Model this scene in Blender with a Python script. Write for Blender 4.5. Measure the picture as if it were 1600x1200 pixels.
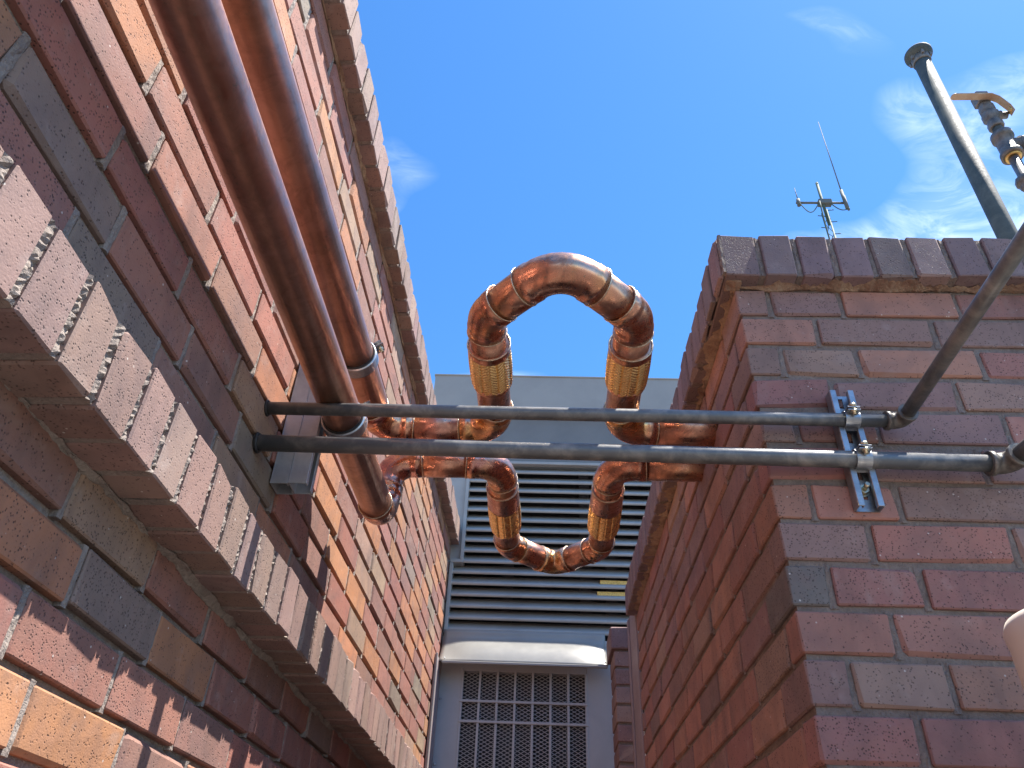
import bpy, bmesh, math, random
from mathutils import Vector, Matrix
for o in list(bpy.data.objects): bpy.data.objects.remove(o, do_unlink=True)
S = bpy.context.scene
COL = S.collection
rnd = random.Random(7)
PI = math.pi

# ------------------------------------------------------------------ camera
# world: origin = camera, +Y along the gap between the walls, +X right, +Z up (metres)
F_PX, W_PX, H_PX = 1202.0, 1600.0, 1200.0
CAM = Matrix(((0.99868693, -0.00873256, 0.05047936),
              (0.03545661, -0.59339640, -0.80412906),
              (0.03697637, 0.80486300, -0.59230760)))
cd = bpy.data.cameras.new('camera'); cam = bpy.data.objects.new('camera', cd); COL.objects.link(cam)
cd.sensor_width = 36; cd.lens = F_PX / W_PX * 36; cd.clip_start = 0.02; cd.clip_end = 2000
cam.matrix_world = CAM.to_4x4()
S.camera = cam
def proj(p):
    c = CAM.transposed() @ Vector(p)
    if c.z > -0.02: return None
    return (800 + F_PX*c.x/-c.z, 600 - F_PX*c.y/-c.z)

# ------------------------------------------------------------------ light
SUN = Vector((0.430, 0.012, 1.0)).normalized()          # towards the sun
w = bpy.data.worlds.new('World'); S.world = w; w.use_nodes = True
nt = w.node_tree; nt.nodes.clear()
def N(t, type_, **kw):
    n = t.nodes.new(type_)
    for k, v in kw.items(): setattr(n, k, v)
    return n
out = N(nt, 'ShaderNodeOutputWorld'); bg = N(nt, 'ShaderNodeBackground')
sky = N(nt, 'ShaderNodeTexSky', sky_type='NISHITA', sun_disc=False)
sky.sun_elevation = math.asin(SUN.z); sky.sun_rotation = math.atan2(SUN.x, SUN.y)
sky.altitude = 300; sky.air_density = 1.0; sky.dust_density = 0.2; sky.ozone_density = 3.0
hsv = N(nt, 'ShaderNodeHueSaturation'); hsv.inputs['Saturation'].default_value = 1.26; hsv.inputs['Hue'].default_value = 0.501; hsv.inputs['Value'].default_value = 1.0
nt.links.new(sky.outputs[0], hsv.inputs['Color'])
# thin high cloud spread over the whole sky
tc = N(nt, 'ShaderNodeTexCoord'); mp = N(nt, 'ShaderNodeMapping')
mp.inputs['Location'].default_value = (5.3, 4.4, 1.1); mp.inputs['Rotation'].default_value = (0.0, 0.5, 0.2); mp.inputs['Scale'].default_value = (1.0, 2.6, 2.0)
n1 = N(nt, 'ShaderNodeTexNoise'); n1.inputs['Scale'].default_value = 1.5; n1.inputs['Detail'].default_value = 3; n1.inputs['Distortion'].default_value = 0.4
n2 = N(nt, 'ShaderNodeTexNoise'); n2.inputs['Scale'].default_value = 9; n2.inputs['Detail'].default_value = 6; n2.inputs['Roughness'].default_value = 0.62; n2.inputs['Distortion'].default_value = 1.6
r1 = N(nt, 'ShaderNodeMapRange'); r1.inputs[1].default_value = 0.545; r1.inputs[2].default_value = 0.72
r2 = N(nt, 'ShaderNodeMapRange'); r2.inputs[1].default_value = 0.40; r2.inputs[2].default_value = 0.66; r2.inputs[3].default_value = 0.25
mu = N(nt, 'ShaderNodeMath', operation='MULTIPLY'); mu2 = N(nt, 'ShaderNodeMath', operation='MULTIPLY'); mu2.inputs[1].default_value = 1.0
mx = N(nt, 'ShaderNodeMixRGB'); mx.inputs[2].default_value = (6.6, 7.2, 8.2, 1)
nt.links.new(tc.outputs['Generated'], mp.inputs[0])
for n in (n1, n2): nt.links.new(mp.outputs[0], n.inputs['Vector'])
nt.links.new(n1.outputs[0], r1.inputs[0]); nt.links.new(n2.outputs[0], r2.inputs[0])
nt.links.new(r1.outputs[0], mu.inputs[0]); nt.links.new(r2.outputs[0], mu.inputs[1])
nt.links.new(mu.outputs[0], mu2.inputs[0]); nt.links.new(mu2.outputs[0], mx.inputs[0])
nt.links.new(hsv.outputs[0], mx.inputs[1]); nt.links.new(mx.outputs[0], bg.inputs[0])
bg.inputs[1].default_value = 0.12
nt.links.new(bg.outputs[0], out.inputs[0])
ld = bpy.data.lights.new('sun', 'SUN'); lo = bpy.data.objects.new('sun', ld); COL.objects.link(lo)
ld.energy = 5.0; ld.angle = math.radians(0.53); ld.color = (1.0, 0.94, 0.86)
lo.rotation_euler = SUN.to_track_quat('Z', 'Y').to_euler(); lo.location = (3, 0, 8)
S.view_settings.view_transform = 'Standard'; S.view_settings.look = 'None'
S.view_settings.exposure = 1.4; S.view_settings.gamma = 1; S.view_settings.use_curve_mapping = False

# ------------------------------------------------------------------ materials
def new_mat(name):
    m = bpy.data.materials.new(name); m.use_nodes = True
    t = m.node_tree; b = t.nodes['Principled BSDF']
    return m, t, b
def noise(t, vec, scale, detail=3, rough=0.5, dist=0.0):
    n = N(t, 'ShaderNodeTexNoise'); n.inputs['Scale'].default_value = scale; n.inputs['Detail'].default_value = detail
    n.inputs['Roughness'].default_value = rough; n.inputs['Distortion'].default_value = dist
    if vec: t.links.new(vec, n.inputs['Vector'])
    return n.outputs[0]
def rng(t, v, a, b, c=0.0, d=1.0):
    n = N(t, 'ShaderNodeMapRange')
    for i, x in enumerate((a, b, c, d)): n.inputs[i+1].default_value = x
    t.links.new(v, n.inputs[0]); return n.outputs[0]
def mix(t, f, a, b, mode='MIX'):
    n = N(t, 'ShaderNodeMixRGB', blend_type=mode)
    for i, x in ((0, f), (1, a), (2, b)):
        if isinstance(x, (int, float)): n.inputs[i].default_value = x
        elif isinstance(x, tuple): n.inputs[i].default_value = (*x[:3], 1)
        else: t.links.new(x, n.inputs[i])
    return n.outputs[0]
def math_(t, op, a, b=0.0):
    n = N(t, 'ShaderNodeMath', operation=op)
    for i, x in ((0, a), (1, b)):
        if isinstance(x, (int, float)): n.inputs[i].default_value = x
        else: t.links.new(x, n.inputs[i])
    return n.outputs[0]
def bump(t, b, h, strength, dist):
    n = N(t, 'ShaderNodeBump'); n.inputs['Strength'].default_value = strength; n.inputs['Distance'].default_value = dist
    t.links.new(h, n.inputs['Height']); t.links.new(n.outputs[0], b.inputs['Normal'])
def objvec(t, rand=True):
    c = N(t, 'ShaderNodeTexCoord')
    if not rand: return c.outputs['Object']
    oi = N(t, 'ShaderNodeObjectInfo'); a = N(t, 'ShaderNodeVectorMath', operation='ADD')
    s = math_(t, 'MULTIPLY', oi.outputs['Random'], 40.0)
    cmb = N(t, 'ShaderNodeCombineXYZ')
    for i in range(3): t.links.new(s, cmb.inputs[i])
    t.links.new(c.outputs['Object'], a.inputs[0]); t.links.new(cmb.outputs[0], a.inputs[1])
    return a.outputs[0]

def brick_mat(name):
    m, t, b = new_mat(name)
    v = objvec(t); oi = N(t, 'ShaderNodeObjectInfo')
    base = oi.outputs['Color']
    big = noise(t, v, 11, 3, .55, .6)
    c = mix(t, rng(t, big, .45, .72, 0, .45), base, (0.125, 0.090, 0.092))       # darker flashed patches fired into the face
    med = noise(t, v, 45, 2, .6)
    c = mix(t, rng(t, med, .3, .75, 0.0, .25), c, (0.30, 0.19, 0.15))
    vo = N(t, 'ShaderNodeTexVoronoi'); vo.inputs['Scale'].default_value = 270; t.links.new(v, vo.inputs['Vector'])
    pk = noise(t, v, 120, 1)
    pk = math_(t, 'ADD', pk, rng(t, oi.outputs['Random'], 0, 1, -.07, .07))
    pit = math_(t, 'MULTIPLY', rng(t, vo.outputs['Distance'], .16, .38, 1, 0), rng(t, pk, .46, .57))
    c = mix(t, math_(t, 'MULTIPLY', pit, .82), c, (0.035, 0.022, 0.022))
    vo2 = N(t, 'ShaderNodeTexVoronoi'); vo2.inputs['Scale'].default_value = 75; t.links.new(v, vo2.inputs['Vector'])
    pk2 = noise(t, v, 37, 1)
    sp = math_(t, 'MULTIPLY', rng(t, vo2.outputs['Distance'], .07, .13, 1, 0), rng(t, pk2, .60, .63))
    c = mix(t, math_(t, 'MULTIPLY', sp, .8), c, (0.62, 0.57, 0.52))              # lime specks
    ef = noise(t, v, 20, 3, .65)
    c = mix(t, rng(t, ef, .60, .80, 0, .30), c, (0.46, 0.40, 0.37))              # dusty bloom
    geo = N(t, 'ShaderNodeNewGeometry'); gm = N(t, 'ShaderNodeMapping'); gm.inputs['Scale'].default_value = (5, 5, 1.6)
    t.links.new(geo.outputs['Position'], gm.inputs[0])
    gr = noise(t, gm.outputs[0], 2.2, 4, .62, .5)
    c = mix(t, rng(t, gr, .50, .74, 0, .42), c, (0.085, 0.062, 0.056))           # rain-washed dirt crossing several bricks
    fl = noise(t, geo.outputs['Position'], 6.5, 4, .65, .8)
    c = mix(t, rng(t, fl, .60, .76, 0, .26), c, (0.42, 0.36, 0.32))              # mortar film left by the bricklayer
    t.links.new(c, b.inputs['Base Color']); b.inputs['Roughness'].default_value = 0.8
    b.inputs['Specular IOR Level'].default_value = 0.35
    g = noise(t, v, 420, 1, .6); g2 = med
    h = math_(t, 'ADD', math_(t, 'MULTIPLY', g, .45), math_(t, 'ADD', math_(t, 'MULTIPLY', g2, .5), math_(t, 'MULTIPLY', pit, -.9)))
    bump(t, b, h, .55, .0016)
    return m
BRICK = brick_mat('fired brick')

def mortar_mat(name, col, col2):
    m, t, b = new_mat(name); v = objvec(t, False)
    n = noise(t, v, 22, 5, .6); n2 = noise(t, v, 240, 4, .65)
    c = mix(t, rng(t, n, .35, .68), col, col2)
    c = mix(t, rng(t, n2, .42, .72, 0, .5), c, tuple(x*.42 for x in col))
    t.links.new(c, b.inputs['Base Color']); b.inputs['Roughness'].default_value = .95
    bump(t, b, math_(t, 'ADD', n2, math_(t, 'MULTIPLY', n, 1.5)), .9, .004)
    return m
MORTAR = mortar_mat('grey mortar', (0.33, 0.275, 0.235), (0.21, 0.175, 0.155))
MORTARD = mortar_mat('dark mortar', (0.285, 0.230, 0.195), (0.19, 0.148, 0.128))
SMEAR = mortar_mat('buff mortar smear', (0.40, 0.29, 0.20), (0.24, 0.135, 0.095))

def copper_mat(name, tint, hi, lo, ra, rb, oxm=.62):
    m, t, b = new_mat(name); v = objvec(t)
    n = noise(t, v, 9, 5, .6, 1.2); n2 = noise(t, v, 30, 5, .68, 1.0); n3 = noise(t, v, 6, 3, .5, .6); n4 = noise(t, v, 150, 3, .6)
    c = mix(t, rng(t, n, .36, .64), hi, lo)
    c = mix(t, rng(t, n3, .50, .66, 0, tint), c, (0.72, 0.42, 0.17))             # straw heat tint
    c = mix(t, rng(t, noise(t, v, 8, 3, .5, .9), .54, .68, 0, tint*.8), c, (0.38, 0.18, 0.23))   # violet heat tint
    ox = rng(t, n2, .48, .68, 0, oxm)
    c = mix(t, ox, c, (0.17, 0.085, 0.062))                                      # brown oxide blotches
    st = math_(t, 'MULTIPLY', rng(t, n4, .60, .70), rng(t, n, .5, .6))
    c = mix(t, math_(t, 'MULTIPLY', st, .6), c, (0.16, 0.17, 0.13))              # flux and verdigris spots
    t.links.new(c, b.inputs['Base Color'])
    t.links.new(rng(t, ox, 0, 1, 1.0, .75), b.inputs['Metallic'])
    r = math_(t, 'ADD', rng(t, ox, 0, .7, ra, rb), rng(t, n4, .3, .8, -.04, .10))
    t.links.new(r, b.inputs['Roughness'])
    bump(t, b, math_(t, 'ADD', n, math_(t, 'MULTIPLY', n4, .12)), .10, .004)
    return m
COPPER = copper_mat('tarnished copper', .35, (0.64, 0.35, 0.25), (0.43, 0.215, 0.15), .27, .50)
COPPER2 = copper_mat('heat tinted copper', .85, (0.70, 0.385, 0.27), (0.46, 0.22, 0.15), .24, .46)
COPPERD = copper_mat('brown oxidised copper', .12, (0.56, 0.32, 0.24), (0.42, 0.225, 0.165), .38, .52, .35)
def metal_mat(name, col, col2, rough, r2, metallic=1.0, scale=30, bs=.15, rand=True, lo=.4, hi=.68):
    m, t, b = new_mat(name); v = objvec(t, rand)
    n = noise(t, v, scale, 5, .65, .4); n2 = noise(t, v, scale*7, 3, .6)
    c = mix(t, rng(t, n, lo, hi), col, col2)
    t.links.new(c, b.inputs['Base Color']); b.inputs['Metallic'].default_value = metallic
    t.links.new(rng(t, n2, .3, .7, rough, r2), b.inputs['Roughness'])
    if bs: bump(t, b, math_(t, 'ADD', n, math_(t, 'MULTIPLY', n2, .4)), bs, .003)
    return m
BRAID = metal_mat('bronze braid', (0.86, 0.60, 0.27), (0.78, 0.50, 0.22), .24, .32, 1, 14, 0)
SOLDER = metal_mat('silver solder', (0.66, 0.56, 0.42), (0.40, 0.30, 0.22), .25, .45, 1, 120, .5)
BLACK = metal_mat('black steel pipe', (0.075, 0.080, 0.083), (0.24, 0.225, 0.20), .38, .50, .0, 26, .12, lo=.46, hi=.74)
BLACK.node_tree.nodes['Principled BSDF'].inputs['Specular IOR Level'].default_value = 1.0
FITTING = metal_mat('weathered iron fitting', (0.20, 0.185, 0.165), (0.08, 0.075, 0.07), .45, .62, .35, 60, .5)
ZINC = metal_mat('galvanised steel', (0.42, 0.44, 0.46), (0.27, 0.29, 0.32), .30, .48, .85, 38, .06)
ZINCD = metal_mat('dull zinc channel', (0.40, 0.41, 0.42), (0.31, 0.32, 0.335), .36, .5, .35, 30, .06)
BOLT = metal_mat('yellow zinc bolt', (0.62, 0.56, 0.40), (0.40, 0.35, 0.26), .28, .42, 1, 90, .05)
LOUVRE = metal_mat('grey powder coat', (0.32, 0.325, 0.315), (0.27, 0.275, 0.268), .42, .55, .0, 7, .03, False)
DOORP = metal_mat('door grey paint', (0.43, 0.432, 0.435), (0.37, 0.374, 0.38), .40, .52, .0, 5, .03, False)
FASC = metal_mat('fascia grey paint', (0.30, 0.290, 0.265), (0.26, 0.252, 0.232), .38, .5, .0, 4, .03, False)
HEADP = metal_mat('grey paint with overhang shade', (0.165, 0.166, 0.162), (0.14, 0.142, 0.14), .45, .55, .0, 5, .03, False)  # shade under the fascia overhang, put into the head panel's darker grey
HOODM = metal_mat('warm grey sheet metal', (0.255, 0.25, 0.23), (0.22, 0.215, 0.20), .34, .44, .15, 4, .03, False)
PINK = metal_mat('mauve painted trim', (0.34, 0.265, 0.26), (0.28, 0.22, 0.215), .45, .6, .0, 12, .05, False)
DARK = metal_mat('dark interior', (0.05, 0.055, 0.065), (0.075, 0.08, 0.09), .8, .9, .0, 4, 0, False)
INSUL = metal_mat('yellow insulation', (0.80, 0.56, 0.17), (0.50, 0.31, 0.07), .7, .85, .0, 160, .4)
ROOFM = metal_mat('grey roof membrane', (0.30, 0.30, 0.29), (0.22, 0.22, 0.215), .8, .9, .0, 3, .1, False)
VENT = metal_mat('green grey weathered pipe', (0.036, 0.050, 0.050), (0.085, 0.092, 0.080), .62, .8, .0, 16, .15)
MASTG = metal_mat('pale green mast', (0.075, 0.115, 0.09), (0.055, 0.085, 0.07), .7, .8, .0, 3, 0)
ANTW = metal_mat('pale antenna rod', (0.13, 0.145, 0.14), (0.10, 0.11, 0.108), .7, .8, .0, 3, 0)
HANDLE = metal_mat('faded yellow handle', (0.50, 0.38, 0.25), (0.40, 0.26, 0.16), .5, .65, .0, 60, .1)
BRASS = metal_mat('brass seal', (0.62, 0.40, 0.14), (0.45, 0.27, 0.10), .3, .45, 1, 70, .1)
RUBBER = metal_mat('dark rubber liner', (0.02, 0.02, 0.022), (0.04, 0.038, 0.036), .6, .7, .0, 50, .05)
PVC = metal_mat('cream plastic', (0.74, 0.68, 0.60), (0.68, 0.61, 0.54), .35, .45, .0, 6, .02)
GROUND = mortar_mat('concrete yard', (0.165, 0.152, 0.138), (0.12, 0.11, 0.10))

# ------------------------------------------------------------------ mesh helpers
class MB:
    def __init__(s): s.v = []; s.f = []; s.sm = []
    def add(s, vs, fs, smooth=False):
        k = len(s.v); s.v += [tuple(v) for v in vs]
        for f in fs: s.f.append(tuple(i+k for i in f)); s.sm.append(smooth)
        return s
    def box(s, a, b, c=0.0, jit=0.0, r=None):
        (x0, y0, z0), (x1, y1, z1) = a, b
        r = r or rnd
        j = (lambda: r.uniform(-jit, jit)) if jit else (lambda: 0)
        if not c:
            vs = [(x+j(), y+j(), z+j()) for x in (x0, x1) for y in (y0, y1) for z in (z0, z1)]
            return s.add(vs, [(0,1,3,2), (4,6,7,5), (0,4,5,1), (2,3,7,6), (0,2,6,4), (1,5,7,3)])
        vs = []; idx = {}
        X = (x0, x1); Y = (y0, y1); Z = (z0, z1)
        for i in (0, 1):
            for q in (0, 1):
                for k in (0, 1):
                    o = (c if i == 0 else -c, c if q == 0 else -c, c if k == 0 else -c)
                    jj = (j(), j(), j())
                    if jit and r.random() < .22:
                        kf = r.uniform(1.8, 3.6); o = tuple(v*kf for v in o)
                    for ax in range(3):
                        p = [X[i]+o[0], Y[q]+o[1], Z[k]+o[2]]; p[ax] = (X[i], Y[q], Z[k])[ax]
                        idx[(i, q, k, ax)] = len(vs); vs.append((p[0]+jj[0]+j()*.3, p[1]+jj[1]+j()*.3, p[2]+jj[2]+j()*.3))
        fs = []
        for ax in range(3):
            u, v = [a_ for a_ in range(3) if a_ != ax]
            for side in (0, 1):
                ring = []
                for (p, q) in ((0,0), (1,0), (1,1), (0,1)):
                    t = [0,0,0]; t[ax] = side; t[u] = p; t[v] = q; ring.append(idx[(*t, ax)])
                flip = (side == 0) ^ (ax == 1)
                fs.append(tuple(reversed(ring)) if flip else tuple(ring))
        for ax in range(3):
            u, v = [a_ for a_ in range(3) if a_ != ax]
            for p in (0, 1):
                for q in (0, 1):
                    a0 = [0,0,0]; a0[u] = p; a0[v] = q; a1 = list(a0); a1[ax] = 1
                    f = [idx[(*a0, u)], idx[(*a1, u)], idx[(*a1, v)], idx[(*a0, v)]]
                    fs.append(tuple(f) if (p ^ q) ^ (ax == 1) else tuple(reversed(f)))
        for i in (0, 1):
            for q in (0, 1):
                for k in (0, 1):
                    f = [idx[(i, q, k, a_)] for a_ in range(3)]
                    fs.append(tuple(f) if (i + q + k) % 2 else tuple(reversed(f)))
        return s.add(vs, fs)
    def sweep(s, pts, rads, n=20, cap=True, smooth=True):
        """circle swept along pts (list of Vector) with one radius per point"""
        pts = [Vector(p) for p in pts]; m = len(pts)
        tan = []
        for i in range(m):
            a = pts[max(i-1, 0)]; b = pts[min(i+1, m-1)]; tan.append((b-a).normalized() if (b-a).length > 1e-9 else (tan[-1] if tan else Vector((0,0,1))))
        t0 = tan[0]; ref = Vector((0,0,1)) if abs(t0.z) < .9 else Vector((1,0,0))
        u = (ref - t0*ref.dot(t0)).normalized(); vs = []
        for i in range(m):
            t = tan[i]; u = (u - t*u.dot(t)).normalized(); wv = t.cross(u)
            for k in range(n):
                a = 2*PI*k/n; vs.append(pts[i] + (u*math.cos(a) + wv*math.sin(a))*rads[i])
        fs = [(i*n+k, i*n+(k+1) % n, (i+1)*n+(k+1) % n, (i+1)*n+k) for i in range(m-1) for k in range(n)]
        s.add(vs, fs, smooth)
        if cap:
            b0 = len(s.v) - m*n
            s.f.append(tuple(b0+k for k in reversed(range(n)))); s.sm.append(False)
            s.f.append(tuple(b0+(m-1)*n+k for k in range(n))); s.sm.append(False)
        return s
    def rod(s, a, b, r, n=16, r2=None):
        return s.sweep([a, b], [r, r if r2 is None else r2], n)
    def prof(s, a, b, prof, n=24):
        """lathe about axis a->b; prof = [(t 0..1, radius)]"""
        a = Vector(a); b = Vector(b)
        pts = []; rr = []
        d = (b-a).normalized(); L = (b-a).length
        u = (Vector((0,0,1)) if abs(d.z) < .9 else Vector((1,0,0))); u = (u-d*u.dot(d)).normalized(); wv = d.cross(u)
        vs = []
        for (t, r) in prof:
            for k in range(n):
                an = 2*PI*k/n; vs.append(a + d*L*t + (u*math.cos(an)+wv*math.sin(an))*r)
        m = len(prof)
        fs = [(i*n+k, i*n+(k+1) % n, (i+1)*n+(k+1) % n, (i+1)*n+k) for i in range(m-1) for k in range(n)]
        s.add(vs, fs, True)
        b0 = len(s.v)-m*n
        s.f.append(tuple(b0+k for k in reversed(range(n)))); s.sm.append(False)
        s.f.append(tuple(b0+(m-1)*n+k for k in range(n))); s.sm.append(False)
        return s
    def torus(s, c, axis, R, r, n=28, m=6):
        axis = Vector(axis).normalized(); u = (Vector((0,0,1)) if abs(axis.z) < .9 else Vector((1,0,0)))
        u = (u-axis*u.dot(axis)).normalized(); wv = axis.cross(u); c = Vector(c); vs = []
        for k in range(n):
            a = 2*PI*k/n; d = u*math.cos(a)+wv*math.sin(a)
            for q in range(m):
                p = 2*PI*q/m; vs.append(c + d*(R+r*math.cos(p)) + axis*r*math.sin(p))
        fs = [(k*m+q, ((k+1) % n)*m+q, ((k+1) % n)*m+(q+1) % m, k*m+(q+1) % m) for k in range(n) for q in range(m)]
        return s.add(vs, fs, True)
    def extrude(s, poly, axis, a, b):
        """closed 2-D polygon extruded along axis from a to b; poly in the other two axes in order"""
        n = len(poly); vs = []
        for t in (a, b):
            for (p, q) in poly:
                v = [p, q]; v.insert(axis, t); vs.append(v)
        fs = [(i, (i+1) % n, n+(i+1) % n, n+i) for i in range(n)]
        fs += [tuple(reversed(range(n))), tuple(range(n, 2*n))]
        return s.add(vs, fs)
    def mesh(s, name):
        me = bpy.data.meshes.new(name); me.from_pydata(s.v, [], s.f)
        me.polygons.foreach_set('use_smooth', s.sm)
        bm = bmesh.new(); bm.from_mesh(me); bmesh.ops.recalc_face_normals(bm, faces=bm.faces); bm.to_mesh(me); bm.free()
        me.update(); return me
    def build(s, name, mat, parent=None, kind=None):
        me = s.mesh(name); me.materials.append(mat); return link(name, me, parent, kind)
def link(name, me, parent=None, kind=None):
    o = bpy.data.objects.new(name, me); COL.objects.link(o)
    if parent: o.parent = parent
    if kind: o['kind'] = kind
    return o
def thing(name, label, cat, loc=(0,0,0), rz=0.0, group=None):
    o = bpy.data.objects.new(name, None); o.empty_display_size = .05; COL.objects.link(o)
    o.location = loc; o.rotation_euler = (0, 0, rz); o['label'] = label; o['category'] = cat
    if group: o['group'] = group
    return o
def rounded(pts, Rs, seg=8):
    """polyline with corners replaced by arcs; returns list of pieces [(kind, [points])]"""
    P = [Vector(p) for p in pts]; pieces = []; cur = P[0]
    for i in range(1, len(P)-1):
        a, b, c = P[i-1], P[i], P[i+1]
        d1 = (b-a).normalized(); d2 = (c-b).normalized(); ang = d1.angle(d2)
        R = Rs[i-1] if isinstance(Rs, (list, tuple)) else Rs
        t = R*math.tan(ang/2); p1 = b - d1*t; p2 = b + d2*t
        nrm = (d2 - d1*d2.dot(d1)).normalized(); ctr = p1 + nrm*R
        pieces.append(('pipe', [cur, p1])); arc = []
        for k in range(seg+1):
            th = ang*k/seg; arc.append(ctr - nrm*R*math.cos(th) + d1*R*math.sin(th))
        pieces.append(('elbow', arc)); cur = p2
    pieces.append(('pipe', [cur, P[-1]]))
    return pieces

# ------------------------------------------------------------------ brick machinery
_cache = {}
def brick_mesh(dx, dy, dz, key=None, c=.0022, jit=.0013):
    """box from 0..dx,0..dy,0..dz centred on its own middle; five uneven variants of each size are shared"""
    k = (round(dx, 3), round(dy, 3), round(dz, 3), rnd.randrange(5))
    if k not in _cache:
        r = random.Random(hash(k) & 0xffff)
        _cache[k] = MB().box((-dx/2, -dy/2, -dz/2), (dx/2, dy/2, dz/2), c, jit, r).mesh('brick'); _cache[k].materials.append(BRICK)
    return _cache[k]
def jitcol(c, a=.10):
    f = 1 + rnd.uniform(-a, a); return tuple(max(0.01, x*f*(1+rnd.uniform(-.05, .05))) for x in c) + (1.0,)
ORANGE = (0.42, 0.195, 0.098); PINKR = (0.315, 0.135, 0.102); TAN = (0.33, 0.215, 0.145); GREYB = (0.235, 0.182, 0.142)
REDB = (0.335, 0.160, 0.132); PURP = (0.275, 0.168, 0.150); RUST = (0.40, 0.198, 0.145); SLATE = (0.135, 0.128, 0.132); BROWN = (0.335, 0.215, 0.172)
LBR = (0.25, 0.128, 0.098)
def pick(pal):
    t = rnd.random()*sum(wt for wt, _ in pal)
    for wt, c in pal:
        t -= wt
        if t <= 0: return c
    return pal[-1][1]
PAL_L = [(2.8, ORANGE), (3.8, PINKR), (1.3, TAN), (.9, GREYB), (2.2, LBR)]
PAL_R = [(3.5, REDB), (2.6, PURP), (2.4, RUST), (.06, SLATE), (1.2, BROWN)]
PAL_C = [(3, (0.235, 0.172, 0.168)), (2, (0.27, 0.192, 0.182)), (2, (0.205, 0.15, 0.152))]
PAL_CL = [(3, (0.265, 0.172, 0.145)), (2, (0.29, 0.198, 0.165)), (2, (0.23, 0.158, 0.135))]
class Wall:
    """collects bricks; those the photograph shows become objects, the others one joined mass"""
    def __init__(s, root, M): s.root = root; s.M = M; s.rest = MB(); s.n = 0
    def brick(s, a, b, col, name='brick', tilt=.004, c=.0022):
        ctr = [(a[i]+b[i])/2 for i in range(3)]; d = [b[i]-a[i] for i in range(3)]
        ps = [proj(s.M @ Vector((x, y, z))) for x in (a[0], b[0]) for y in (a[1], b[1]) for z in (a[2], b[2])]
        ps = [p for p in ps if p]
        vis = ps and max(p[0] for p in ps) > -60 and min(p[0] for p in ps) < 1660 and max(p[1] for p in ps) > -60 and min(p[1] for p in ps) < 1260 and len(ps) == 8
        if vis:
            o = link(name, brick_mesh(*d, c=c), s.root); o.location = [ctr[i]+rnd.uniform(-.0009, .0009) for i in range(3)]
            o.rotation_euler = [rnd.uniform(-tilt, tilt) for _ in range(3)]; o.color = jitcol(col); s.n += 1
            return o
        s.rest.box(a, b, .003, .0008)
    def finish(s, name, col):
        if s.rest.v:
            o = s.rest.build(name, BRICK, s.root, 'stuff'); o.color = (*col, 1)

GZ = -1.25            # yard level
# ------------------------------------------------------------------ ground
gb = MB(); gb.add([(-400, -400, GZ), (400, -400, GZ), (400, 400, GZ), (-400, 400, GZ)], [(0, 1, 2, 3)])
g = gb.build('ground', GROUND); g['kind'] = 'structure'

# ------------------------------------------------------------------ left building
XU, XB, XC, XLW = -.468, -.430, -.426, -.499      # wall face, ledge face, coping face, lower wall face
ZB0, ZB1, ZC0, ZC1 = .3995, .4985, 1.532, 1.636
YN, YF = -1.0, 3.42
CH = .0677
left = thing('brick_building', 'long brick wall on the left with projecting ledge and sunlit coping, carrying the copper pipes', 'building', (0,0,0))
L = Wall(left, Matrix.Identity(4))
core = MB()
core.box((-2.6, YN, ZB1-.02), (XU-.0105, YF, ZC0+.012))
core.box((-2.6, YN+.004, GZ-.02), (XLW-.0125, YF-.004, ZB1-.024))
z0 = .5784 - CH
heads = MB()
def lump_strip(mb, P, U, V, W, L, wid, n, rough, back=.02):
    """lumpy mortar ribbon: from P along U for L, width along V, face towards W, closed back into the joint"""
    P, U, V, W = Vector(P), Vector(U), Vector(V), Vector(W); m = 4; vs = []
    for i in range(n+1):
        for k in range(m):
            vk = (k/(m-1)-.5)*wid*(1+rnd.uniform(-.08, .12))
            d = rnd.uniform(-rough, rough)*(1 if 0 < k < m-1 else .4) - (0 if 0 < k < m-1 else rough*.8)
            vs.append(P + U*(L*i/n + rnd.uniform(-.2, .2)*L/n*(0 < i < n)) + V*vk + W*d)
        for k in (0, 1): vs.append(P + U*(L*i/n) + V*((.5 if k == 0 else -.5)*wid) - W*back)
    q = m+2; fs = [(i*q+k, i*q+(k+1) % q, (i+1)*q+(k+1) % q, (i+1)*q+k) for i in range(n) for k in range(q)]
    fs += [tuple(range(q)), tuple(range(n*q, n*q+q))]
    mb.add(vs, fs)
def head_strip(mb, axis, face, sgn, pos, z0, z1, w=.011, rec=.003, n=8):
    """mortar joint between two bricks; axis = axis the face looks along"""
    if axis == 0: lump_strip(mb, (face-sgn*rec, pos, z0), (0,0,1), (0,1,0), (sgn,0,0), z1-z0, w, n, .0013)
    else: lump_strip(mb, (pos, face-sgn*rec, z0), (0,0,1), (1,0,0), (0,sgn,0), z1-z0, w, n, .0013)
BL = .2003
for n in range(0, 15):
    za = z0 + n*CH + .005; zb = z0 + (n+1)*CH - .005
    if zb > ZC0: zb = ZC0 - .004
    ph = .098 if n % 2 == 0 else .155
    ph -= .2003*8
    y = ph
    while y < YF:
        a, b = max(y+.005, YN), min(y+BL-.005, YF)
        if b - a > .02:
            if zb - za > .02:
                pal = PAL_L
                L.brick((XU-.09, a, za), (XU+rnd.uniform(-.0015, .0015), b, zb), pick(pal))
                if b < YF-.01 and b > .3: head_strip(heads, 0, XU, 1, b+.005, za-.005, zb+.004)
        y += BL
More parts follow.
